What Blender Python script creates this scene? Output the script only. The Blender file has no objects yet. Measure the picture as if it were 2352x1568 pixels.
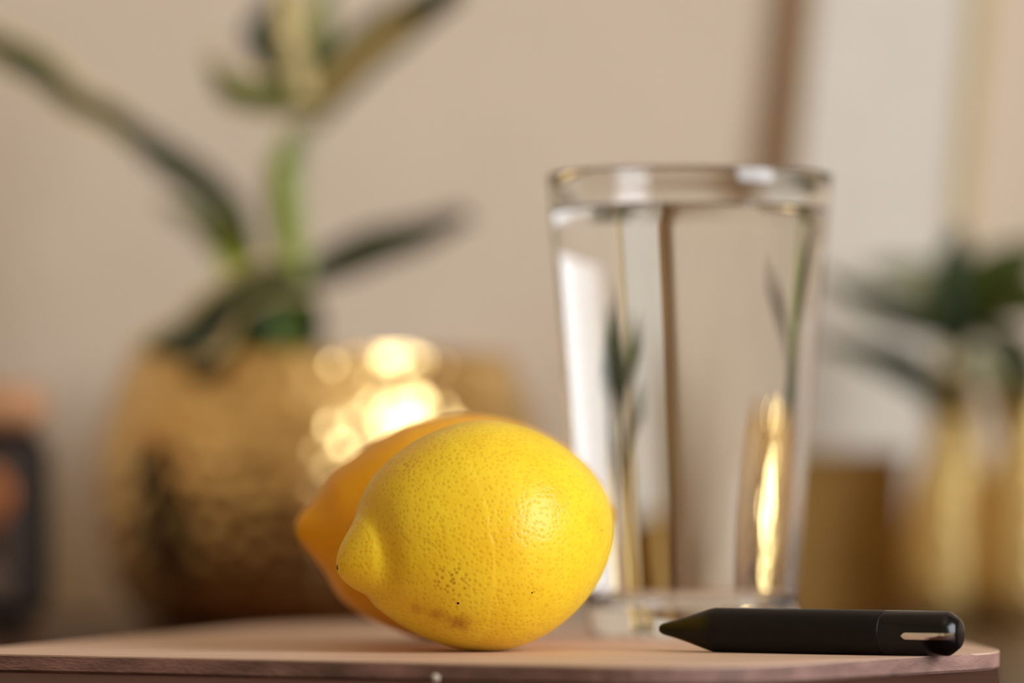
import bpy, bmesh, math, random
import numpy as np
from mathutils import Vector, Matrix, Euler
from mathutils.bvhtree import BVHTree

random.seed(7)
rng = np.random.default_rng(11)
sc = bpy.context.scene
COL = sc.collection
R = math.radians

# ------------------------------------------------------------------ camera
ZT = 0.75                      # table top
ZS = ZT + 0.0044               # top of the dark wooden slab
ZB = ZS + 0.0046               # top of the light board
CZ = ZB + 0.04545              # lens height
F = 10560.0                    # focal length in pixels of the 2352 px wide frame
cam = bpy.data.cameras.new('camera')
cam_o = bpy.data.objects.new('camera', cam)
COL.objects.link(cam_o)
cam_o.location = (0, 0, CZ)
cam_o.rotation_euler = (R(90), 0, 0)
cam.sensor_width = 36.0
cam.lens = F / 2352 * 36.0
cam.shift_y = (1090 - 784) / 2352
cam.clip_start = 0.02
cam.dof.use_dof = True
cam.dof.focus_distance = 1.163
cam.dof.aperture_fstop = 4.2
sc.camera = cam_o

# ------------------------------------------------------------------ world, daylight, exposure
w = bpy.data.worlds.new('world')
sc.world = w
w.use_nodes = True
bg = w.node_tree.nodes['Background']
bg.inputs[0].default_value = (0.62, 0.78, 1.0, 1)
bg.inputs[1].default_value = 2.0

WIN_Y, WIN_Z, WIN_W, WIN_H = 0.16, 1.40, 1.30, 1.20
WX = 1.32                      # inner face of the right wall
WY = 1.775                     # inner face of the back wall
ld = bpy.data.lights.new('window_daylight', 'AREA')
ld.shape = 'RECTANGLE'
ld.size = WIN_W - 0.10
ld.size_y = WIN_H - 0.10
ld.energy = 41.5
ld.color = (0.965, 0.98, 1.0)
lo = bpy.data.objects.new('window_daylight', ld)
COL.objects.link(lo)
lo.location = (WX + 0.02, WIN_Y, WIN_Z)
lo.rotation_euler = (R(90), 0, R(90))

sc.view_settings.view_transform = 'Standard'
sc.view_settings.look = 'None'
sc.view_settings.gamma = 1.0
sc.view_settings.use_curve_mapping = False
sc.view_settings.exposure = 0.0
sc.cycles.max_bounces = 18
sc.cycles.diffuse_bounces = 5
sc.cycles.glossy_bounces = 6
sc.cycles.transmission_bounces = 16
sc.cycles.blur_glossy = 0.3
sc.cycles.sample_clamp_indirect = 6.0

# ------------------------------------------------------------------ helpers
def lin(c):
    return tuple(((v / 255) / 12.92 if v / 255 <= 0.04045 else ((v / 255 + 0.055) / 1.055) ** 2.4) for v in c)

def at(px, py, Y):
    """point of the place at depth Y seen at pixel px, py"""
    return Vector(((px - 1176) / F * Y, Y, CZ - (py - 1090) / F * Y))

def mat(name, col, rough=0.5, metal=0.0, scale=60, var=0.12, bump=0.0, bscale=None, stretch=(1, 1, 1), spec=0.5, coat=0.0, sss=0.0):
    m = bpy.data.materials.new(name)
    m.use_nodes = True
    nt = m.node_tree
    N, L = nt.nodes, nt.links
    b = N['Principled BSDF']
    tc = N.new('ShaderNodeTexCoord')
    mp = N.new('ShaderNodeMapping')
    mp.inputs['Scale'].default_value = stretch
    L.new(tc.outputs['Object'], mp.inputs[0])
    nz = N.new('ShaderNodeTexNoise')
    nz.inputs['Scale'].default_value = scale
    nz.inputs['Detail'].default_value = 5
    L.new(mp.outputs[0], nz.inputs['Vector'])
    rp = N.new('ShaderNodeValToRGB')
    c = lin(col)
    rp.color_ramp.elements[0].position = 0.3
    rp.color_ramp.elements[1].position = 0.7
    rp.color_ramp.elements[0].color = tuple(min(1, v * (1 - var)) for v in c) + (1,)
    rp.color_ramp.elements[1].color = tuple(min(1, v * (1 + var)) for v in c) + (1,)
    L.new(nz.outputs['Fac'], rp.inputs[0])
    L.new(rp.outputs[0], b.inputs['Base Color'])
    b.inputs['Roughness'].default_value = rough
    b.inputs['Metallic'].default_value = metal
    b.inputs['Specular IOR Level'].default_value = spec
    b.inputs['Coat Weight'].default_value = coat
    if sss:
        b.inputs['Subsurface Weight'].default_value = sss
        b.inputs['Subsurface Radius'].default_value = (0.004, 0.002, 0.0006)
        b.inputs['Subsurface Scale'].default_value = 1.0
    if bump:
        n2 = N.new('ShaderNodeTexNoise')
        n2.inputs['Scale'].default_value = bscale or scale * 3
        n2.inputs['Detail'].default_value = 4
        L.new(mp.outputs[0], n2.inputs['Vector'])
        bp = N.new('ShaderNodeBump')
        bp.inputs['Strength'].default_value = 1.0
        bp.inputs['Distance'].default_value = bump
        L.new(n2.outputs['Fac'], bp.inputs['Height'])
        L.new(bp.outputs[0], b.inputs['Normal'])
    return m

def glass_mat(name, ior, col=(1, 1, 1)):
    m = bpy.data.materials.new(name)
    m.use_nodes = True
    b = m.node_tree.nodes['Principled BSDF']
    b.inputs['Base Color'].default_value = col + (1,)
    b.inputs['Roughness'].default_value = 0.0
    b.inputs['IOR'].default_value = ior
    b.inputs['Transmission Weight'].default_value = 1.0
    return m

def obj(name, me, mats=None, parent=None, smooth=True):
    if isinstance(me, bmesh.types.BMesh):
        bm = me
        bmesh.ops.recalc_face_normals(bm, faces=bm.faces)
        me = bpy.data.meshes.new(name)
        bm.to_mesh(me)
        bm.free()
    o = bpy.data.objects.new(name, me)
    for m in (mats if isinstance(mats, (list, tuple)) else [mats]):
        if m is not None:
            me.materials.append(m)
    if smooth:
        me.shade_smooth()
        me.set_sharp_from_angle(angle=R(34))
    COL.objects.link(o)
    if parent:
        o.parent = parent
    return o

def thing(name, label, cat, loc=(0, 0, 0), group=None):
    o = bpy.data.objects.new(name, None)
    o.empty_display_size = 0.02
    COL.objects.link(o)
    o.location = loc
    return tag(o, label, cat, group)

def tag(o, label, cat, group=None):
    o['label'] = label
    o['category'] = cat
    if group:
        o['group'] = group
    return o

def struct(o, label=None):
    o['kind'] = 'structure'
    if label:
        o['label'] = label
    return o

def box_bm(x0, x1, y0, y1, z0, z1, bevel=0.0, seg=2, bm=None):
    bm2 = bmesh.new()
    vs = [bm2.verts.new(p) for p in ((x0, y0, z0), (x1, y0, z0), (x1, y1, z0), (x0, y1, z0), (x0, y0, z1), (x1, y0, z1), (x1, y1, z1), (x0, y1, z1))]
    for f in ((3, 2, 1, 0), (4, 5, 6, 7), (0, 1, 5, 4), (1, 2, 6, 5), (2, 3, 7, 6), (3, 0, 4, 7)):
        bm2.faces.new([vs[i] for i in f])
    if bevel:
        bmesh.ops.bevel(bm2, geom=bm2.edges[:], offset=bevel, segments=seg, affect='EDGES', profile=0.5)
    if bm is None:
        return bm2
    me = bpy.data.meshes.new('tmp')
    bm2.to_mesh(me)
    bm.from_mesh(me)
    bpy.data.meshes.remove(me)
    bm2.free()
    return bm

def lathe_bm(prof, seg=64, relief=None, closed=False):
    """prof: list of (r, z); a radius of 0 makes a pole"""
    bm = bmesh.new()
    rings = []
    for i, (r, z) in enumerate(prof):
        if r < 1e-7:
            rings.append([bm.verts.new((0, 0, z))])
        else:
            ring = []
            for k in range(seg):
                a = 2 * math.pi * k / seg
                rr = r + (relief(i, k) if relief else 0)
                ring.append(bm.verts.new((rr * math.cos(a), rr * math.sin(a), z)))
            rings.append(ring)
    pairs = list(zip(rings, rings[1:]))
    if closed:
        pairs.append((rings[-1], rings[0]))
    for a, b in pairs:
        if len(a) == 1 and len(b) == 1:
            continue
        for k in range(seg):
            k2 = (k + 1) % seg
            if len(a) == 1:
                bm.faces.new((a[0], b[k2], b[k]))
            elif len(b) == 1:
                bm.faces.new((a[k], a[k2], b[0]))
            else:
                bm.faces.new((a[k], a[k2], b[k2], b[k]))
    return bm

def catmull(pts, n):
    P = [Vector(p) for p in pts]
    P = [2 * P[0] - P[1]] + P + [2 * P[-1] - P[-2]]
    out = []
    segs = len(P) - 3
    for i in range(n + 1):
        t = i / n * segs
        k = min(int(t), segs - 1)
        u = t - k
        a, b, c, d = P[k:k + 4]
        out.append(0.5 * ((2 * b) + (c - a) * u + (2 * a - 5 * b + 4 * c - d) * u * u + (3 * b - a - 3 * c + d) * u ** 3))
    return out

def tube_bm(pts, radii, seg=14, n=24, bm=None):
    bm = bm or bmesh.new()
    C = catmull(pts, n)
    rings = []
    for i, c in enumerate(C):
        t = (C[min(i + 1, n)] - C[max(i - 1, 0)]).normalized()
        s = t.cross(Vector((0, 1, 0.13))).normalized()
        u = s.cross(t)
        f = i / n * (len(radii) - 1)
        k = min(int(f), len(radii) - 2)
        r = radii[k] + (radii[k + 1] - radii[k]) * (f - k)
        rings.append([bm.verts.new(c + r * (math.cos(a) * s + math.sin(a) * u)) for a in [2 * math.pi * j / seg for j in range(seg)]])
    for a, b in zip(rings, rings[1:]):
        for j in range(seg):
            bm.faces.new((a[j], a[(j + 1) % seg], b[(j + 1) % seg], b[j]))
    bm.faces.new(rings[0])
    bm.faces.new(rings[-1])
    return bm

def leaf(parent, pts, width, wdir, mats, cup=0.25, n=28, wprof=None, margin=1, base=None, thick=0.0006):
    """strap leaf along pts; mats = (blade, margin); wdir = direction of the width; V-shaped cross-section with real thickness"""
    C = catmull(pts, n)
    bm = bmesh.new()
    NX = 8
    top, bot = [], []
    for i, c in enumerate(C):
        t = i / n
        T = (C[min(i + 1, n)] - C[max(i - 1, 0)]).normalized()
        W = Vector(wdir)
        W = (W - T * W.dot(T)).normalized()
        Nn = T.cross(W).normalized()
        if Nn.z < 0:
            Nn = -Nn
        ww = width * (wprof(t) if wprof else (max(0.0, math.sin(math.pi * (0.12 + 0.86 * t))) ** 0.75 * (1 - 0.25 * t)))
        ww = max(ww, 0.0006)
        rt, rb = [], []
        for k in range(NX + 1):
            s = k / NX * 2 - 1
            p = c + W * (s * ww / 2) + Nn * (cup * ww * 0.5 * abs(s) ** 1.3 + 0.02 * ww * math.sin(9 * t + 3 * s))
            rt.append(bm.verts.new(p + Nn * thick / 2))
            rb.append(bm.verts.new(p - Nn * thick / 2))
        top.append(rt)
        bot.append(rb)
    def quad(a, b, c2, d, mi):
        f = bm.faces.new((a, b, c2, d))
        f.material_index = mi
    for i in range(n):
        for k in range(NX):
            mi = 1 if (k < margin or k >= NX - margin) else 0
            quad(top[i][k], top[i][k + 1], top[i + 1][k + 1], top[i + 1][k], mi)
            quad(bot[i][k], bot[i + 1][k], bot[i + 1][k + 1], bot[i][k + 1], mi)
        quad(top[i][0], top[i + 1][0], bot[i + 1][0], bot[i][0], 1)
        quad(top[i][NX], bot[i][NX], bot[i + 1][NX], top[i + 1][NX], 1)
    for e in (0, n):
        for k in range(NX):
            quad(top[e][k], top[e][k + 1], bot[e][k + 1], bot[e][k], 0)
    o = obj('leaf', bm, list(mats), parent)
    if parent:
        o.matrix_parent_inverse = Matrix.Translation(-parent.location)
    return o

def world_child(o, parent):
    o.parent = parent
    o.matrix_parent_inverse = Matrix.Translation(-parent.location)
    return o

def dimples(cx_n, rows, spacing, R0, depth):
    """hammer marks: jittered hexagonal field of shallow round hollows meeting in ridges; returns h(theta, s)"""
    per = 2 * math.pi * R0
    nx = int(per / spacing)
    pts = []
    for j in range(rows):
        for i in range(nx):
            pts.append(((i + 0.5 * (j % 2)) * per / nx + rng.normal() * spacing * 0.26, j * spacing * 0.87 + rng.normal() * spacing * 0.26))
    pts = np.array(pts)
    P = np.concatenate([pts, pts + [per, 0], pts - [per, 0]])
    amp = rng.uniform(0.6, 1.3, len(pts))
    A = np.concatenate([amp, amp, amp])
    def h(theta, s):
        d = (P[:, 0] - theta * R0) ** 2 + (P[:, 1] - s) ** 2
        k = int(np.argmin(d))
        return -depth * A[k] * max(0.0, 1 - d[k] / (spacing * 0.55) ** 2)
    return h

# ------------------------------------------------------------------ materials
M = {}
M['wall'] = mat('beige_plaster', (224, 207, 186), 0.85, scale=14, var=0.035, bump=0.0006, bscale=120)
M['wall_side'] = mat('warm_white_plaster', (206, 188, 160), 0.9, scale=12, var=0.03, bump=0.0006, bscale=120)
M['ceiling'] = mat('white_ceiling_paint', (226, 212, 188), 0.9, scale=10, var=0.02)
M['floor'] = mat('oak_floor', (150, 112, 78), 0.45, scale=5, var=0.2, stretch=(1, 9, 1))
M['trim'] = mat('white_trim_paint', (232, 230, 226), 0.4, scale=20, var=0.02)
M['table'] = mat('walnut_table', (66, 36, 20), 0.36, scale=9, var=0.22, stretch=(1, 12, 4), bump=0.00008, bscale=60, spec=0.28)
M['slab'] = mat('dark_red_wood', (74, 42, 30), 0.75, scale=24, var=0.35, stretch=(1, 14, 6), bump=0.0002, bscale=60, spec=0.15)
M['board_top'] = mat('pale_rose_wood', (206, 174, 150), 0.62, scale=22, var=0.12, stretch=(1.2, 9, 5), bump=0.00012, bscale=160)
M['board_edge'] = mat('brown_sawn_edge', (142, 108, 96), 0.7, scale=60, var=0.45, stretch=(1, 1, 3), bump=0.0003, bscale=500)
M['black_matte'] = mat('matte_black', (13, 11, 10), 0.40, scale=200, var=0.15, spec=0.22)
M['black_gloss'] = mat('gloss_black', (10, 9, 9), 0.2, scale=200, var=0.1, spec=0.32)
M['chrome'] = mat('polished_steel', (225, 222, 216), 0.12, 1.0, scale=300, var=0.03)
M['gold'] = mat('hammered_gold', (240, 206, 140), 0.2, 1.0, scale=70, var=0.08, bump=0.0001, bscale=300)
M['gold_pale'] = mat('pale_hammered_gold', (240, 216, 150), 0.56, 1.0, scale=90, var=0.1, bump=0.0001, bscale=300)
M['gold_matte'] = mat('brushed_brass', (166, 132, 76), 0.45, 1.0, scale=40, var=0.08, stretch=(1, 1, 12))
M['soil'] = mat('dark_soil', (44, 32, 24), 0.95, scale=160, var=0.5, bump=0.002, bscale=200)
M['leaf'] = mat('leaf_green', (62, 76, 24), 0.42, scale=50, var=0.3, spec=0.25)
M['leaf_mid'] = mat('leaf_mid_green', (88, 110, 26), 0.45, scale=50, var=0.25, spec=0.25)
M['leaf_dark'] = mat('leaf_dark_green', (30, 44, 16), 0.42, scale=50, var=0.3, spec=0.25)
M['leaf_light'] = mat('leaf_yellow_green', (138, 150, 34), 0.45, scale=50, var=0.2, spec=0.25)
M['leaf_pale'] = mat('leaf_grey_green', (140, 146, 108), 0.45, scale=50, var=0.2)
M['cream'] = mat('leaf_cream_margin', (206, 184, 128), 0.45, scale=60, var=0.12, spec=0.2)
M['stem'] = mat('stem_green', (128, 136, 74), 0.45, scale=60, var=0.2)
M['stem_pale'] = mat('stem_pale_green', (176, 174, 136), 0.5, scale=60, var=0.12)
M['canvas'] = mat('cream_canvas', (232, 226, 214), 0.85, scale=60, var=0.03, bump=0.0002, bscale=900)
M['frame_shaded'] = mat('frame_wood_shaded', (150, 112, 62), 0.5, scale=40, var=0.2, stretch=(6, 6, 0.6))  # frame wood with the shade on its left rail put into the brown
M['frame_lit'] = mat('frame_wood_lit', (206, 184, 132), 0.5, scale=40, var=0.1, stretch=(6, 6, 0.6))  # same frame, light falling on the right rail painted into the colour
M['radio'] = mat('black_case', (24, 20, 18), 0.6, scale=120, var=0.15, bump=0.0001, spec=0.2)
M['radio_front'] = mat('charcoal_brown_front', (74, 60, 52), 0.75, scale=400, var=0.2, bump=0.0002, spec=0.1)
M['tan'] = mat('tan_leather', (190, 140, 98), 0.6, scale=90, var=0.12, bump=0.0003)
M['copper'] = mat('brushed_copper', (206, 146, 112), 0.35, 1.0, scale=120, var=0.06)
M['grey_metal'] = mat('grey_metal', (150, 142, 134), 0.35, 1.0, scale=120, var=0.06)
M['crumb'] = mat('pale_crumb', (214, 198, 176), 0.9, scale=900, var=0.2)
M['glass'] = glass_mat('clear_glass', 1.47, (0.99, 0.995, 0.99))
M['water'] = glass_mat('water', 1.333, (1, 1, 1))
M['glass_wet'] = glass_mat('glass_against_water', 1.47 / 1.333, (0.99, 0.995, 0.99))
M['water_side'] = glass_mat('water_against_glass', 1.0, (1, 1, 1))
M['pane'] = glass_mat('window_glass', 1.1, (1, 1, 1))

# ------------------------------------------------------------------ the room
X0, X1, Y0, Y1, ZC = -1.7, WX, -1.7, WY, 2.5
struct(obj('floor', box_bm(X0 - .1, X1 + .1, Y0 - .1, Y1 + .1, -0.06, 0), M['floor'], smooth=False))
struct(obj('ceiling', box_bm(X0 - .1, X1 + .1, Y0 - .1, Y1 + .1, ZC, ZC + .06), M['ceiling'], smooth=False))
struct(obj('wall_back', box_bm(X0 - .1, X1 + .1, Y1, Y1 + .1, 0, ZC), M['wall'], smooth=False), 'plain beige plaster wall behind the table')
struct(obj('wall_left', box_bm(X0 - .1, X0, Y0, Y1, 0, ZC), M['wall_side'], smooth=False))
struct(obj('wall_front', box_bm(X0 - .1, X1 + .1, Y0 - .1, Y0, 0, ZC), M['wall_side'], smooth=False))
wa, wb = WIN_Y - WIN_W / 2, WIN_Y + WIN_W / 2
za, zb_ = WIN_Z - WIN_H / 2, WIN_Z + WIN_H / 2
bm = box_bm(X1, X1 + .1, Y0, wa, 0, ZC)
box_bm(X1, X1 + .1, wb, Y1, 0, ZC, bm=bm)
box_bm(X1, X1 + .1, wa, wb, 0, za, bm=bm)
box_bm(X1, X1 + .1, wa, wb, zb_, ZC, bm=bm)
struct(obj('wall_right', bm, M['wall_side'], smooth=False))
win = struct(bpy.data.objects.new('window_1', None))
COL.objects.link(win)
win.location = (X1 + .05, WIN_Y, WIN_Z)
bm = bmesh.new()
hw, hh = WIN_W / 2, WIN_H / 2
for (a, b, c, d) in ((-hw, hw, -hh, -hh + .05), (-hw, hw, hh - .05, hh), (-hw, -hw + .05, -hh + .05, hh - .05), (hw - .05, hw, -hh + .05, hh - .05), (-.02, .02, -hh + .05, hh - .05)):
    box_bm(0.0, .045, a, b, c, d, bm=bm)
obj('window_frame', bm, M['trim'], win, smooth=False)
for (a, b) in ((-hw + .05, -.02), (.02, hw - .05)):
    obj('pane', box_bm(.02, .026, a, b, -hh + .05, hh - .05), M['pane'], win, smooth=False)

# ------------------------------------------------------------------ table
tb = thing('table', 'brown wooden table carrying the boards, plants and glass', 'table', (-0.1, 1.42, 0))
obj('tabletop', box_bm(-0.75, 0.85, -0.40, 0.352, ZT - .03, ZT, .003), M['table'], tb, smooth=False)
for sx in (-0.68, 0.74):
    for sy in (-0.34, 0.28):
        obj('leg', box_bm(sx, sx + .05, sy, sy + .05, 0, ZT - .03, .004), M['table'], tb, smooth=False)

def rounded_poly(pts, rad, n=10):
    out = []
    m = len(pts)
    for i in range(m):
        p, a, b = Vector(pts[i]), Vector(pts[i - 1]), Vector(pts[(i + 1) % m])
        r = rad[i] if isinstance(rad, (list, tuple)) else rad
        r = min(r, (a - p).length * .48, (b - p).length * .48)
        p0, p1 = p + (a - p).normalized() * r, p + (b - p).normalized() * r
        for k in range(n + 1):
            t = k / n
            out.append((1 - t) ** 2 * p0 + 2 * t * (1 - t) * p + t * t * p1)
    return out

def plate_bm(poly, z0, z1, bev=0.0, under=0.0):
    bm = bmesh.new()
    lo_ = [bm.verts.new((p.x, p.y, z0)) for p in poly]
    hi_ = [bm.verts.new((p.x, p.y, z1)) for p in poly]
    m = len(poly)
    uf = bm.faces.new(lo_[::-1])
    uf.material_index = 1
    tf = bm.faces.new(hi_)
    tf.material_index = 0
    for i in range(m):
        f = bm.faces.new((lo_[i], lo_[(i + 1) % m], hi_[(i + 1) % m], hi_[i]))
        f.material_index = 1
    if bev:
        es = [e for e in tf.edges]
        bmesh.ops.bevel(bm, geom=es, offset=bev, segments=2, affect='EDGES', profile=0.5, material=0)
    if under:
        bmesh.ops.bevel(bm, geom=list(uf.edges), offset=under, segments=1, affect='EDGES', profile=0.5, material=1)
    return bm

slab_poly = rounded_poly([(-.235, 1.03), (.1085, 1.03), (.1345, 1.27), (.10, 1.41), (-.12, 1.41)], [.02, .02, .02, .03, .03])
o = obj('serving_slab', plate_bm(slab_poly, ZT, ZS, .0006), [M['slab'], M['slab']], smooth=False)
tag(o, 'dark reddish brown wooden slab lying under the pale board', 'board')
board_poly = rounded_poly([(-.150, 1.176), (.045, 1.081), (.1275, 1.180), (.122, 1.26), (.088, 1.392), (-.066, 1.412)], [.02, .035, .018, .03, .05, .05], 12)
o = obj('cutting_board', plate_bm(board_poly, ZS, ZB, .0004, .0007), [M['board_top'], M['board_edge']], smooth=False)
tag(o, 'thin pale wooden board with brown edge under the lemons and black pen', 'board')

# ------------------------------------------------------------------ lemons
def lemon_mat(name, base, pore, deep, spots):
    m = bpy.data.materials.new(name)
    m.use_nodes = True
    nt = m.node_tree
    N, L = nt.nodes, nt.links
    b = N['Principled BSDF']
    tc = N.new('ShaderNodeTexCoord')
    vo = N.new('ShaderNodeTexVoronoi')
    vo.inputs['Scale'].default_value = 760
    vo.inputs['Randomness'].default_value = 0.85
    L.new(tc.outputs['Object'], vo.inputs['Vector'])
    big = N.new('ShaderNodeTexNoise')
    big.inputs['Scale'].default_value = 55
    big.inputs['Detail'].default_value = 4
    L.new(tc.outputs['Object'], big.inputs['Vector'])
    # ground colour, softly mottled
    mx0 = N.new('ShaderNodeMix'); mx0.data_type = 'RGBA'
    mx0.inputs[6].default_value = lin(base) + (1,)
    mx0.inputs[7].default_value = lin(deep) + (1,)
    r0 = N.new('ShaderNodeMapRange')
    r0.inputs[1].default_value = 0.45; r0.inputs[2].default_value = 0.8
    r0.inputs[3].default_value = 0.0; r0.inputs[4].default_value = 0.7
    L.new(big.outputs['Fac'], r0.inputs[0])
    L.new(r0.outputs[0], mx0.inputs[0])
    # pores
    pr = N.new('ShaderNodeMapRange'); pr.interpolation_type = 'SMOOTHSTEP'
    pr.inputs[1].default_value = 0.14; pr.inputs[2].default_value = 0.56
    pr.inputs[3].default_value = 0.30; pr.inputs[4].default_value = 0.0
    L.new(vo.outputs['Distance'], pr.inputs[0])
    mx1 = N.new('ShaderNodeMix'); mx1.data_type = 'RGBA'
    L.new(pr.outputs[0], mx1.inputs[0])
    L.new(mx0.outputs[2], mx1.inputs[6])
    mx1.inputs[7].default_value = lin(pore) + (1,)
    last = mx1.outputs[2]
    for (p, r, soft, col, amt, ragged) in spots:
        d = N.new('ShaderNodeVectorMath'); d.operation = 'DISTANCE'
        d.inputs[1].default_value = p
        L.new(tc.outputs['Object'], d.inputs[0])
        src = d.outputs['Value']
        if ragged:
            nz = N.new('ShaderNodeTexNoise'); nz.inputs['Scale'].default_value = 420; nz.inputs['Detail'].default_value = 3
            L.new(tc.outputs['Object'], nz.inputs['Vector'])
            ma = N.new('ShaderNodeMath'); ma.operation = 'MULTIPLY_ADD'
            ma.inputs[1].default_value = ragged; 
            L.new(nz.outputs['Fac'], ma.inputs[0]); L.new(src, ma.inputs[2])
            src = ma.outputs[0]
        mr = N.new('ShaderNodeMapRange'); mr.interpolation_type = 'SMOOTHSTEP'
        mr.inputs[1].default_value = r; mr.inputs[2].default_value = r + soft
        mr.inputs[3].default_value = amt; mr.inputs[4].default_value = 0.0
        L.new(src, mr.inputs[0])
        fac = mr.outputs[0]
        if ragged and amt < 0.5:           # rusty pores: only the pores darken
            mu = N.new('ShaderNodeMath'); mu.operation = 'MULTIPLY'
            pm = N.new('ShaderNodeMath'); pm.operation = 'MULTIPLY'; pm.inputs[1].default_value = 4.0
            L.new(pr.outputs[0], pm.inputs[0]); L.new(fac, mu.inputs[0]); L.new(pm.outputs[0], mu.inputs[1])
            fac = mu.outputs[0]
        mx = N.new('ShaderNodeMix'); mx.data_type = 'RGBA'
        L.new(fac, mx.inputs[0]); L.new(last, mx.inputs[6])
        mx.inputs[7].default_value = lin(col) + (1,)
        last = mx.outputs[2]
    L.new(last, b.inputs['Base Color'])
    b.inputs['Roughness'].default_value = 0.34
    b.inputs['Specular IOR Level'].default_value = 0.28
    b.inputs['Subsurface Weight'].default_value = 0.4
    b.inputs['Subsurface Radius'].default_value = (0.008, 0.003, 0.0006)
    b.inputs['Subsurface Scale'].default_value = 1.0
    # fine relief: sunken pores plus gentle lumps
    hr = N.new('ShaderNodeMapRange'); hr.interpolation_type = 'SMOOTHSTEP'
    hr.inputs[1].default_value = 0.05; hr.inputs[2].default_value = 0.6
    L.new(vo.outputs['Distance'], hr.inputs[0])
    n2 = N.new('ShaderNodeTexNoise'); n2.inputs['Scale'].default_value = 260; n2.inputs['Detail'].default_value = 3
    L.new(tc.outputs['Object'], n2.inputs['Vector'])
    ad = N.new('ShaderNodeMath'); ad.operation = 'MULTIPLY_ADD'; ad.inputs[1].default_value = 2.6
    L.new(n2.outputs['Fac'], ad.inputs[0]); L.new(hr.outputs[0], ad.inputs[2])
    bp = N.new('ShaderNodeBump'); bp.inputs['Strength'].default_value = 1.0; bp.inputs['Distance'].default_value = 0.00008
    L.new(ad.outputs[0], bp.inputs['Height'])
    L.new(bp.outputs[0], b.inputs['Normal'])
    return m

def lemon_mesh(a, b, tip, end, nip_r, bend, seed, crease=0.0022):
    """axis along x, blossom nipple at -x; radius from body and nipple blended"""
    nr, ns = 230, 240
    g = np.random.default_rng(seed)
    ph = g.uniform(0, 6.28, 8)
    xs = []
    for i in range(nr + 1):
        t = i / nr
        u = 0.5 - 0.5 * math.cos(math.pi * t)
        u = 0.55 * u + 0.45 * t
        xs.append(-tip + u * (tip + end))
    bm = bmesh.new()
    rings = []
    for i, x in enumerate(xs):
        q = abs(x) / a
        rb = b * max(0.0, 1 - q ** 1.88) ** 0.56 if q < 1 else 0.0
        base = tip - 0.0115
        rn = 0.0
        if x < -0.3 * a:
            v = max(0.0, min(1.0, (x + tip) / (tip - base)))
            rn = nip_r * (v ** 0.60)
        re = 0.0
        if x > 0.5 * a:
            v = max(0.0, min(1.0, (end - x) / (end - 0.9 * a)))
            re = 0.0062 * v ** 0.5
        r = (rb ** 5 + rn ** 5 + re ** 5) ** 0.2
        cen = Vector((x, 0, -bend * max(0.0, (-x - 0.6 * a) / (tip - 0.6 * a)) ** 1.6))
        if i in (0, nr):
            rings.append([bm.verts.new(cen)])
            continue
        ring = []
        for k in range(ns):
            th = 2 * math.pi * k / ns
            cy, cz = math.cos(th), math.sin(th)
            f = 1 + 0.010 * math.sin(2 * th + ph[0] + 20 * x) + 0.006 * math.sin(3 * th + ph[1] - 60 * x) + 0.004 * math.sin(5 * th + ph[2] + 110 * x)
            # furrow round the nipple and raised collar on the upper side
            gr = math.exp(-((x + a * 0.92) / 0.0019) ** 2)
            f2 = r * f - crease * gr * (0.15 + 0.85 * max(0.0, -0.8 * cy + 0.6 * cz))
            f2 += 0.0009 * math.exp(-((x + a * 0.80) / 0.006) ** 2) * max(0, cz) * (1 if rb > 0 else 0)
            ring.append(bm.verts.new(cen + Vector((0, cy * f2, cz * f2))))
        rings.append(ring)
    for p, q2 in zip(rings, rings[1:]):
        for k in range(ns):
            k2 = (k + 1) % ns
            if len(p) == 1:
                bm.faces.new((p[0], q2[k2], q2[k]))
            elif len(q2) == 1:
                bm.faces.new((p[k], p[k2], q2[0]))
            else:
                bm.faces.new((p[k], p[k2], q2[k2], q2[k]))
    bmesh.ops.recalc_face_normals(bm, faces=bm.faces)
    return bm

def make_lemon(dims, cx, cy, yaw, pitch, roll, seed, label, colors, marks):
    th = thing('lemon', label, 'lemon', (cx, cy, ZB), 'lemons on the board')
    bm = lemon_mesh(*dims, seed)
    # -x is the nipple end: yaw brings it towards the lens, pitch lowers it
    rot = Matrix.Rotation(yaw, 4, 'Z') @ Matrix.Rotation(-pitch, 4, 'Y') @ Matrix.Rotation(roll, 4, 'X')
    bmesh.ops.transform(bm, matrix=rot, verts=bm.verts)
    zmin = min(v.co.z for v in bm.verts)
    bmesh.ops.translate(bm, vec=(0, 0, -zmin), verts=bm.verts)
    tree = BVHTree.FromBMesh(bm)
    O = Vector((0, 0, CZ)) - th.location
    spots = []
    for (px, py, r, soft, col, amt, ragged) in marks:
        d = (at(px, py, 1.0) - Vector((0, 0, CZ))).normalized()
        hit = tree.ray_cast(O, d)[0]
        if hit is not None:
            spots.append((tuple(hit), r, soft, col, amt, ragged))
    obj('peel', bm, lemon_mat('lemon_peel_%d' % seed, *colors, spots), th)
    # dried style scar on the nipple tip
    tipv = rot @ Vector((-dims[2], 0, -dims[5])) + Vector((0, 0, -zmin))
    sb = bmesh.new()
    bmesh.ops.create_icosphere(sb, subdivisions=2, radius=0.0007)
    for v in sb.verts:
        v.co = Vector((v.co.x * .5, v.co.y * .55, v.co.z * 1.1)) + tipv + (rot @ Vector((0.0002, 0, 0)))
    obj('style_scar', sb, mat('dry_scar', (52, 44, 30), 0.8, scale=900, var=0.3), th)
    return th

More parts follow.
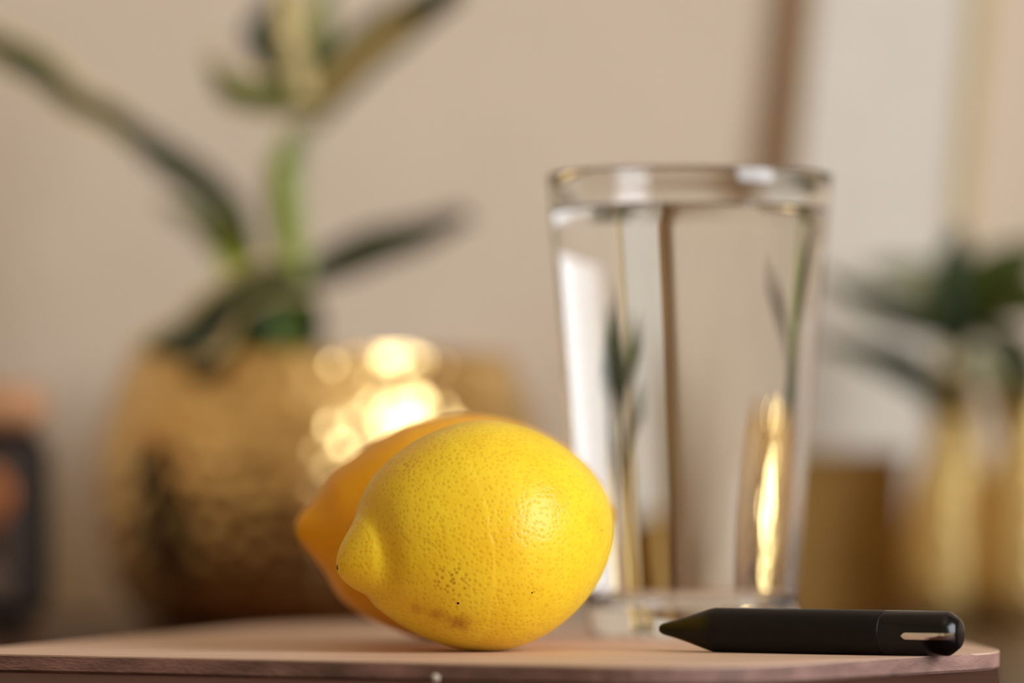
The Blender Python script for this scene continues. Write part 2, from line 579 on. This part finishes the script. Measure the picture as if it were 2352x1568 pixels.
make_lemon((.0350, .0299, .0418, .0348, .0125, .0028), -.0072, 1.187, R(25), R(7), R(0), 3,
           'bright yellow lemon in front, with a sharp nipple and tiny dark specks', ((246, 211, 46), (212, 156, 18), (234, 178, 22)),
           [(1052, 1385, .00028, .00016, (60, 8, 8), 1.0, 0), (1222, 1361, .00018, .00012, (50, 30, 10), 1.0, 0),
            (1227, 1359, .00010, .00010, (50, 30, 10), 1.0, 0), (1382, 1218, .00018, .00014, (110, 84, 20), 1.0, 0),
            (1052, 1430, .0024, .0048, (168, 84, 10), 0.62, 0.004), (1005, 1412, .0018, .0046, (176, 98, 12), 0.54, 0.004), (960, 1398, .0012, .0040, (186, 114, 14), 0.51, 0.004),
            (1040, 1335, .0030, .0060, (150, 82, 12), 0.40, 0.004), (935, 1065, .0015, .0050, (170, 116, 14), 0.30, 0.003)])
make_lemon((.0414, .0306, .0454, .0424, .0130, .0040), -.0138, 1.2495, R(9), R(5), R(200), 5,
           'deeper orange-yellow lemon half hidden behind the front lemon', ((248, 182, 20), (210, 138, 12), (228, 152, 12)), [])

# ------------------------------------------------------------------ drinking glass and water
GX, GY = (1585 - 1176) / F * 1.302, 1.302
def g_out(z):                     # outer radius
    return .0292 + (.0404 - .0292) * (z / .1305)
H = .1305
prof = [(0, .0012), (.018, .0010), (.0245, .0002), (.0268, 0), (.0284, .0010), (.0291, .0030)]
for i in range(1, 31):
    z = .004 + (H - .0012 - .004) * i / 30
    prof.append((g_out(z), z))
prof += [(g_out(H) - .0003, H - .0004), (g_out(H) - .0011, H), (g_out(H) - .0019, H - .0004), (g_out(H) - .0022, H - .0012)]
WT = .0023
for z in [H - .004, H - .007, .1207] + [.1206 - (.1206 - .0135) * i / 28 for i in range(29)]:
    prof.append((g_out(z) - WT - .0006 * (1 - z / H), z))
prof += [(.0255, .0112), (.0225, .0095), (.016, .0086), (0, .0084)]
gl = thing('drinking_glass', 'tall clear tapered drinking glass standing behind the lemons and pen', 'glass', (GX, GY, ZB))
WL = .1206
gb = lathe_bm(prof, 128)
for f in gb.faces:                # inner wall below the water line: glass meets water there, not air
    c = f.calc_center_median()
    if .0082 < c.z < WL + .0004 and math.hypot(c.x, c.y) < g_out(c.z) - .0012:
        f.material_index = 1
obj('glass_body', gb, [M['glass'], M['glass_wet']], gl)
EPS = -.00004
wp = [(0, .0084 - EPS), (.016, .0086 - EPS), (.0225 + EPS * .7, .0095 - EPS * .7), (.0255 + EPS, .0112 - EPS * .4)]
for i in range(30):
    z = .0135 + (WL - .0135) * i / 29
    wp.append((g_out(z) - WT - .0006 * (1 - z / H) + EPS, z))
rr = wp[-1][0]
nside = len(wp)
wp += [(rr - .0008, WL - .0005), (rr - .002, WL - .0008), (rr - .006, WL - .0009), (0, WL - .0009)]
wb = lathe_bm(wp, 128)
for f in wb.faces:
    if max(v.co.z for v in f.verts) <= WL + 1e-6 and not (f.calc_center_median().z > WL - .00095):
        f.material_index = 1
wo = obj('water', wb, [M['water'], M['water_side']])
wo.location = gl.location
tag(wo, 'clear still water filling the tall glass almost to its rim', 'water')

# ------------------------------------------------------------------ black pen
P0, P1 = Vector(((1515 - 1176) / F * 1.187, 1.187, 0)), Vector(((2207 - 1176) / F * 1.150, 1.150, 0))
PL = (P1 - P0).length
PR = .0057
pen = thing('pen', 'short matte black pen with conical tip lying on the board edge', 'pen', (P0.x, P0.y, ZB + PR))
pen.rotation_euler = (0, 0, math.atan2(P1.y - P0.y, P1.x - P0.x))
def along_x(bm):
    bmesh.ops.transform(bm, matrix=Matrix.Rotation(R(90), 4, 'Y'), verts=bm.verts)
    return bm
cone = [(0, 0), (.0009, .0002), (.0014, .0009), (.0017, .0020), (.0023, .0045), (.0034, .0082), (.0048, .0124), (.00535, .0142), (.00562, .0154), (PR, .0165)]
SEAM = PL * .755
obj('tip', along_x(lathe_bm(cone + [(0, .0165)], 48)), M['black_matte'], pen)
obj('barrel', along_x(lathe_bm([(0, .0165), (PR, .0165), (PR, .03), (PR, .045), (PR, SEAM - .0001), (PR - .0001, SEAM), (0, SEAM)], 64)), M['black_matte'], pen)
capp = [(0, SEAM), (PR - .0001, SEAM), (PR - .00005, SEAM + .0001), (PR, SEAM + .0008), (PR, PL - .0036), (PR - .0001, PL - .0030), (PR - .0006, PL - .0022), (PR - .0020, PL - .0004), (PR - .0026, PL - .0001), (PR - .0032, PL), (0, PL)]
cap = obj('cap', along_x(lathe_bm(capp, 64)), M['black_gloss'], pen)
# steel inlay on the side of the cap that faces the viewer
bm = bmesh.new()
x_a, x_b = SEAM + .0065, PL - .0004
rows = []
for i in range(25):
    x = x_a + (x_b - x_a) * i / 24
    r = PR
    for (ra, xa), (rb2, xb) in zip(capp[3:], capp[4:]):
        if xa <= x <= xb:
            r = ra + (rb2 - ra) * (x - xa) / max(1e-9, xb - xa)
    hwid = .00085 * min(1.0, math.sqrt(max(0.02, (x - x_a) / .0009)))
    row = []
    for k in range(7):
        zz = -.0006 + hwid * (k / 3 - 1)
        rr2 = r + .00018 - .00012 * abs(k / 3 - 1) ** 3
        row.append(bm.verts.new((x, -math.sqrt(max(1e-9, rr2 ** 2 - zz ** 2)), zz)))
    rows.append(row)
for a, b in zip(rows, rows[1:]):
    for k in range(6):
        bm.faces.new((a[k], a[k + 1], b[k + 1], b[k]))
ret = bmesh.ops.extrude_face_region(bm, geom=bm.faces[:])
bmesh.ops.translate(bm, vec=(0, .0006, 0), verts=[v for v in ret['geom'] if isinstance(v, bmesh.types.BMVert)])
io = obj('inlay', bm, M['chrome'], cap)
io['label'] = 'narrow polished steel inlay'

# ------------------------------------------------------------------ crumb
cb = bmesh.new()
bmesh.ops.create_icosphere(cb, subdivisions=3, radius=.0009)
for v in cb.verts:
    v.co *= 1 + .25 * math.sin(v.co.x * 5200 + 1) * math.sin(v.co.y * 4300) + .12 * math.sin(v.co.z * 7000)
zmin = min(v.co.z for v in cb.verts)
bmesh.ops.translate(cb, vec=(0, 0, -zmin), verts=cb.verts)
co = obj('crumb', cb, M['crumb'])
co.location = ((1001 - 1176) / F * 1.1095, 1.1095, ZS)
tag(co, 'tiny pale crumb lying on the dark slab before the board edge', 'crumb')

# ------------------------------------------------------------------ left plant in the hammered gold pot
PY = 1.625
PX = (735 - 1176) / F * PY
pot_root = thing('potted_plant', 'variegated strap-leaved plant growing in a broad hammered gold pot', 'plant', (PX, PY, ZT))
PH = .0965
ctrl = [(.050, 0), (.0575, .0015), (.0675, .0085), (.0738, .022), (.0772, .037), (.0785, .051), (.0778, .064), (.0745, .079), (.0695, .091), (.0680, PH)]
S = catmull([(r, z, 0) for r, z in ctrl], 130)
outer = [(p.x, p.y) for p in S]
hd = dimples(0, 16, .0088, .076, .0010)
SEG = 300
arc = [0]
for p, q in zip(outer, outer[1:]):
    arc.append(arc[-1] + math.hypot(p[0] - q[0], p[1] - q[1]))
inner = [(.0670, PH + .0004), (.0658, PH), (.0656, PH - .004), (.070, PH - .018), (.0735, .06), (.070, .033), (.060, .014), (0, .010)]
full = [(0, 0)] + outer + inner
def rel(i, k):
    j = i - 1
    if 3 <= j <= 126:
        return hd(2 * math.pi * k / SEG, arc[j])
    return 0
obj('pot', lathe_bm(full, SEG, rel), M['gold'], pot_root)
obj('soil', lathe_bm([(0, PH - .030), (.050, PH - .030), (.0700, PH - .031), (.0692, PH - .024), (.050, PH - .0205), (0, PH - .019)], 48), M['soil'], pot_root)

def plant_tube(name, root, pts, radii, m):
    return world_child(obj(name, tube_bm(pts, radii), m), root)

def W(pts, Y):
    return [at(p[0], p[1], Y + (p[2] if len(p) > 2 else 0)) for p in pts]
G, D, LI, PA, CR = M['leaf'], M['leaf_dark'], M['leaf_light'], M['leaf_pale'], M['cream']
yp = 1.615
plant_tube('stem', pot_root, W([(640, 905), (648, 790), (668, 690), (688, 630)], yp), [.0062, .0060, .0048, .0036], M['leaf'])
plant_tube('stem', pot_root, W([(686, 640), (684, 520), (690, 400), (702, 300), (722, 225)], yp), [.0036, .0034, .0034, .0032, .0030], M['stem_pale'])
flat = lambda t: 1 - 0.5 * max(0, t - .6) / .4
# long leaf to the left, bright at its sheath, banded with cream
leaf(pot_root, W([(575, 600, 0), (548, 510, -.003), (500, 462, -.005), (472, 445, -.007), (384, 382, -.012), (329, 333, -.015), (247, 270, -.02)], yp), .034, (.1, 1, .40), (D, G), .12, wprof=lambda t: .55 + .45 * math.sin(math.pi * t))
leaf(pot_root, W([(300, 312, -.017), (247, 272, -.02), (165, 236, -.024), (82, 168, -.03), (0, 122, -.036), (-110, 50, -.045)], yp), .034, (.1, 1, .42), (D, CR), .12, margin=1, wprof=lambda t: .75 + .3 * math.sin(math.pi * t))
leaf(pot_root, W([(600, 700, -.006), (560, 640, -.008), (532, 570, -.008), (512, 490, -.01)], yp), .019, (1, .25, .1), (LI, LI), .5, wprof=lambda t: 1 - .45 * t)
leaf(pot_root, W([(560, 640, .02), (500, 560, .03), (430, 500, .035), (370, 460, .04)], yp), .022, (.2, 1, .6), (PA, PA), .3)
leaf(pot_root, W([(686, 640, -.005), (668, 560, -.006), (652, 460, -.007), (646, 370, -.008), (668, 290, -.006)], yp), .0150, (1, .1, 0), (LI, M['stem_pale']), .45, margin=1)
# right blade seen nearly edge-on
leaf(pot_root, W([(672, 665, 0), (750, 622, .004), (860, 578, .01), (960, 540, .016), (1075, 492, .02)], yp), .030, (.1, 1, .55), (D, D), .08, wprof=lambda t: .55 + .5 * math.sin(math.pi * min(1, t * 1.05)) - .5 * max(0, t - .8))
# drooping lower-left leaf
leaf(pot_root, W([(690, 640, -.01), (610, 655, -.02), (530, 705, -.03), (460, 770, -.04), (395, 822, -.05)], yp), .036, (.15, 1, .6), (D, CR), .15, margin=1, wprof=lambda t: .6 + .55 * t - .7 * max(0, t - .85))
leaf(pot_root, W([(665, 690, -.01), (600, 715, -.015), (550, 740, -.02), (500, 790, -.025)], yp), .026, (.15, 1, .5), (D, D), .3)
# short broad basal leaves round the stem
leaf(pot_root, W([(655, 890, -.008), (690, 800, -.01), (700, 720, -.01), (690, 650, -.006)], yp), .016, (1, .1, 0), (G, G), .4)
leaf(pot_root, W([(630, 890, -.010), (600, 810, -.014), (590, 740, -.016), (620, 680, -.016)], yp), .018, (1, .2, 0), (M['leaf_mid'], M['leaf_mid']), .4)
leaf(pot_root, W([(640, 900, .01), (560, 820, .012), (575, 740, .012), (640, 670, .008)], yp), .020, (1, .2, .2), (G, M['leaf_mid']), .3)
leaf(pot_root, W([(660, 900, -.016), (650, 820, -.02), (655, 740, -.02), (672, 660, -.014)], yp), .017, (1, .1, .0), (M['leaf_mid'], G), .3, margin=2)
# crown
leaf(pot_root, W([(725, 235, -.002), (660, 232, -.01), (570, 232, -.02), (505, 205, -.025), (484, 140, -.028), (510, 80, -.03)], yp), .034, (.1, 1, .55), (G, CR), .2, margin=1)
leaf(pot_root, W([(700, 235, .02), (690, 160, .022), (680, 80, .022), (690, -30, .022)], yp), .013, (1, .2, 0), (CR, CR), .2, wprof=flat)
leaf(pot_root, W([(720, 225, .004), (670, 190, .01), (620, 140, .014), (588, 92, .016), (606, 40, .018), (650, -20, .02)], yp), .0105, (1, .25, .1), (D, D), .2, wprof=flat)
leaf(pot_root, W([(705, 255, .0), (770, 190, -.006), (860, 108, -.012), (950, 42, -.018), (1060, -30, -.024)], yp), .019, (-.6, .5, .7), (CR, G), .25, margin=2, wprof=flat)
leaf(pot_root, W([(945, 50, -.021), (985, 20, -.023), (1030, -12, -.026), (1090, -60, -.03)], yp), .018, (.2, 1, .9), (D, D), .3)
leaf(pot_root, W([(720, 240, .004), (738, 150, .006), (742, 50, .006), (748, -70, .008)], yp), .0095, (1, .2, 0), (M['stem'], M['stem']), .4, wprof=flat)
leaf(pot_root, W([(705, 250, -.004), (690, 160, -.006), (660, 60, -.008), (650, -50, -.01)], yp), .010, (1, .4, 0), (CR, G), .4, wprof=flat, margin=1)

# ------------------------------------------------------------------ radio at the far left
RY = 1.548
rx = (96 - 1176) / F * RY
rh = (CZ - ZT) + (1090 - 982) / F * RY
rad = thing('radio', 'black tabletop radio with tan top and round copper dial', 'radio', (rx - .065, RY + .0196, ZT))
obj('case', box_bm(-.065, .065, -.0196, .0196, .004, rh, .0095, 5), M['radio'], rad)
obj('front_panel', box_bm(-.0595, .0595, -.0206, -.018, .010, rh - .007, .0012, 2), M['radio_front'], rad)
hb = box_bm(-.066, .064, -.0185, .0185, rh - .001, rh + .0150, .007, 5)
ho = obj('top_cover', hb, M['tan'], rad)
ho['label'] = 'tan leather-like top cover'
def knob(name, px, py, r, h, m):
    p = at(px, py, RY) - rad.location
    bm = lathe_bm([(0, 0), (r * .92, 0), (r, h * .2), (r, h * .8), (r * .93, h), (r * .5, h * 1.06), (0, h * 1.08)], 48)
    bmesh.ops.transform(bm, matrix=Matrix.Translation((p.x, -.0204, p.z)) @ Matrix.Rotation(R(90), 4, 'X'), verts=bm.verts)
    return obj(name, bm, m, rad)
knob('dial', -50, 1142, .0128, .006, M['copper'])['label'] = 'round copper dial'
knob('knob', -18, 1332, .0052, .005, M['grey_metal'])['label'] = 'small grey metal knob'
for sx in (-.055, .049):
    for sy in (-.016, .010):
        obj('foot', box_bm(sx, sx + .006, sy, sy + .006, 0, .005), M['radio'], rad, smooth=False)

# ------------------------------------------------------------------ leaning framed panel
fr = thing('framed_panel', 'narrow cream panel in a slim wooden frame leaning on the wall', 'picture', (.0874, 1.7605, ZT))
FW, FH, FT = .0746, .335, .010
fr.rotation_euler = (R(-1.5), R(5.3), 0)
obj('panel', box_bm(.003, FW - .003, -.002, .004, .003, FH - .003), M['canvas'], fr, smooth=False)
ls = obj('frame_rail', box_bm(0, .0072, -.004, .007, 0, FH, .0008), M['frame_shaded'], fr, smooth=False)
obj('frame_rail', box_bm(FW - .0072, FW, -.004, .007, 0, FH, .0008), M['frame_lit'], fr, smooth=False)['label'] = 'right rail of the frame, coloured as if lit'
obj('frame_rail', box_bm(.0072, FW - .0072, -.004, .007, 0, .0072, .0008), M['frame_shaded'], fr, smooth=False)
obj('frame_rail', box_bm(.0072, FW - .0072, -.004, .007, FH - .0072, FH, .0008), M['frame_shaded'], fr, smooth=False)
fr.location.z = ZT + FW * math.sin(R(5.3)) + .0006

# ------------------------------------------------------------------ brass box planter
BY = 1.705
bx0, bx1 = (1775 - 1176) / F * BY, (2078 - 1176) / F * BY
bh = (CZ - ZT) + (1090 - 1040) / F * BY
bw = bx1 - bx0
bt = thing('brass_box', 'plain brushed brass box standing behind the drinking glass', 'box', ((bx0 + bx1) / 2, BY + .0185, ZT))
bm = bmesh.new()
t = .0016
for a in ((-bw / 2, bw / 2, -.0185, -.0185 + t), (-bw / 2, bw / 2, .0185 - t, .0185), (-bw / 2, -bw / 2 + t, -.0185 + t, .0185 - t), (bw / 2 - t, bw / 2, -.0185 + t, .0185 - t)):
    box_bm(*a, 0, bh, bm=bm)
box_bm(-bw / 2 + t, bw / 2 - t, -.0185 + t, .0185 - t, 0, .002, bm=bm)
obj('box_body', bm, M['gold_matte'], bt, smooth=False)
bm = bmesh.new()
e = .0009
for a in ((-bw / 2 - e, bw / 2 + e, -.0185 - e, -.0185 + t), (-bw / 2 - e, bw / 2 + e, .0185 - t, .0185 + e), (-bw / 2 - e, -bw / 2 + t, -.0185 + t, .0185 - t), (bw / 2 - t, bw / 2 + e, -.0185 + t, .0185 - t)):
    box_bm(*a, bh - .003, bh + .0006, bm=bm)
obj('rim', bm, M['gold_matte'], bt, smooth=False)

# ------------------------------------------------------------------ gold bottle vases
def bottle_vase(px, Y, scale, label, m, seed):
    x = (px - 1176) / F * Y
    v = thing('bottle_vase', label, 'vase', (x, Y, ZT), 'gold bottle vases')
    c = [(.0105, 0), (.0138, .0012), (.0172, .008), (.0184, .016), (.0182, .026), (.0172, .038), (.0158, .049), (.0128, .057), (.0102, .0625), (.0094, .070), (.0098, .080), (.0106, .0855)]
    S = catmull([(r * scale, z * scale, 0) for r, z in c], 100)
    hd2 = dimples(0, 22, .0052, .018 * scale, .0006)
    ar = [0]
    for p, q in zip(S, S[1:]):
        ar.append(ar[-1] + (p - q).length)
    sg = 140
    prof = [(0, 0)] + [(p.x, p.y) for p in S]
    tp = prof[-1]
    prof += [(tp[0] - .0006, tp[1] + .0004), (tp[0] - .0014, tp[1]), (.0080 * scale, .070 * scale), (.0088 * scale, .0625 * scale), (.0145 * scale, .048 * scale), (.0165 * scale, .02 * scale), (.012 * scale, .004 * scale), (0, .003 * scale)]
    obj('vase_body', lathe_bm(prof, sg, lambda i, k: hd2(2 * math.pi * k / sg, ar[i - 1]) if 4 <= i <= 98 else 0), m, v)
    return v
VY = 1.68
bottle_vase(2188, VY, 1.0, 'slim-necked gold bottle vase holding green leaves, beside the brass box', M['gold_pale'], 1)
bottle_vase(2376, 1.66, 1.06, 'pale gold bottle vase cut off by the right edge of the photo', M['gold_pale'], 2)

vx = (2178 - 1176) / F * VY
sp = thing('leafy_sprig', 'green leafy sprig standing in the slim-necked gold vase', 'plant', (vx, VY, ZT + .02))
plant_tube('stem', sp, W([(2180, 1290), (2184, 1100), (2196, 920), (2206, 800), (2208, 690)], VY), [.0022, .0022, .0022, .0020, .0018], M['stem'])
plant_tube('stem', sp, W([(2176, 1290), (2190, 1080), (2216, 900), (2226, 790), (2236, 720)], VY), [.0022, .0022, .0022, .0020, .0018], M['stem_pale'])
leaf(sp, W([(2206, 745, 0), (2120, 745, -.01), (2040, 728, -.015), (1965, 690, -.02), (1885, 625, -.025)], VY), .030, (.1, 1, .6), (D, D), .2)
leaf(sp, W([(2200, 900, 0), (2150, 905, -.01), (2085, 870, -.015), (2000, 825, -.02), (1885, 785, -.02)], VY), .030, (.1, 1, .7), (D, D), .2)
leaf(sp, W([(2206, 800, -.01), (2190, 700, -.012), (2190, 610, -.012), (2200, 520, -.008)], VY), .022, (1, .3, .1), (D, G), .35, margin=2)
leaf(sp, W([(2212, 780, .0), (2260, 690, .004), (2320, 620, .008), (2420, 560, .012)], VY), .030, (.3, .6, .9), (G, G), .3)
leaf(sp, W([(2208, 760, -.01), (2280, 715, -.02), (2360, 700, -.03), (2440, 720, -.04)], VY), .026, (.1, .7, .8), (G, M['leaf']), .3)
leaf(sp, W([(2206, 770, .01), (2150, 690, .02), (2080, 640, .03), (1990, 615, .04)], VY), .024, (.1, .8, .6), (PA, G), .3)
leaf(sp, W([(2216, 820, .01), (2270, 840, .0), (2300, 910, -.01), (2306, 1010, -.015)], VY), .017, (1, .4, .1), (PA, PA), .35)
leaf(sp, W([(2226, 760, -.02), (2300, 790, -.03), (2350, 860, -.035), (2366, 950, -.04)], VY), .018, (.8, .5, .2), (D, D), .35)
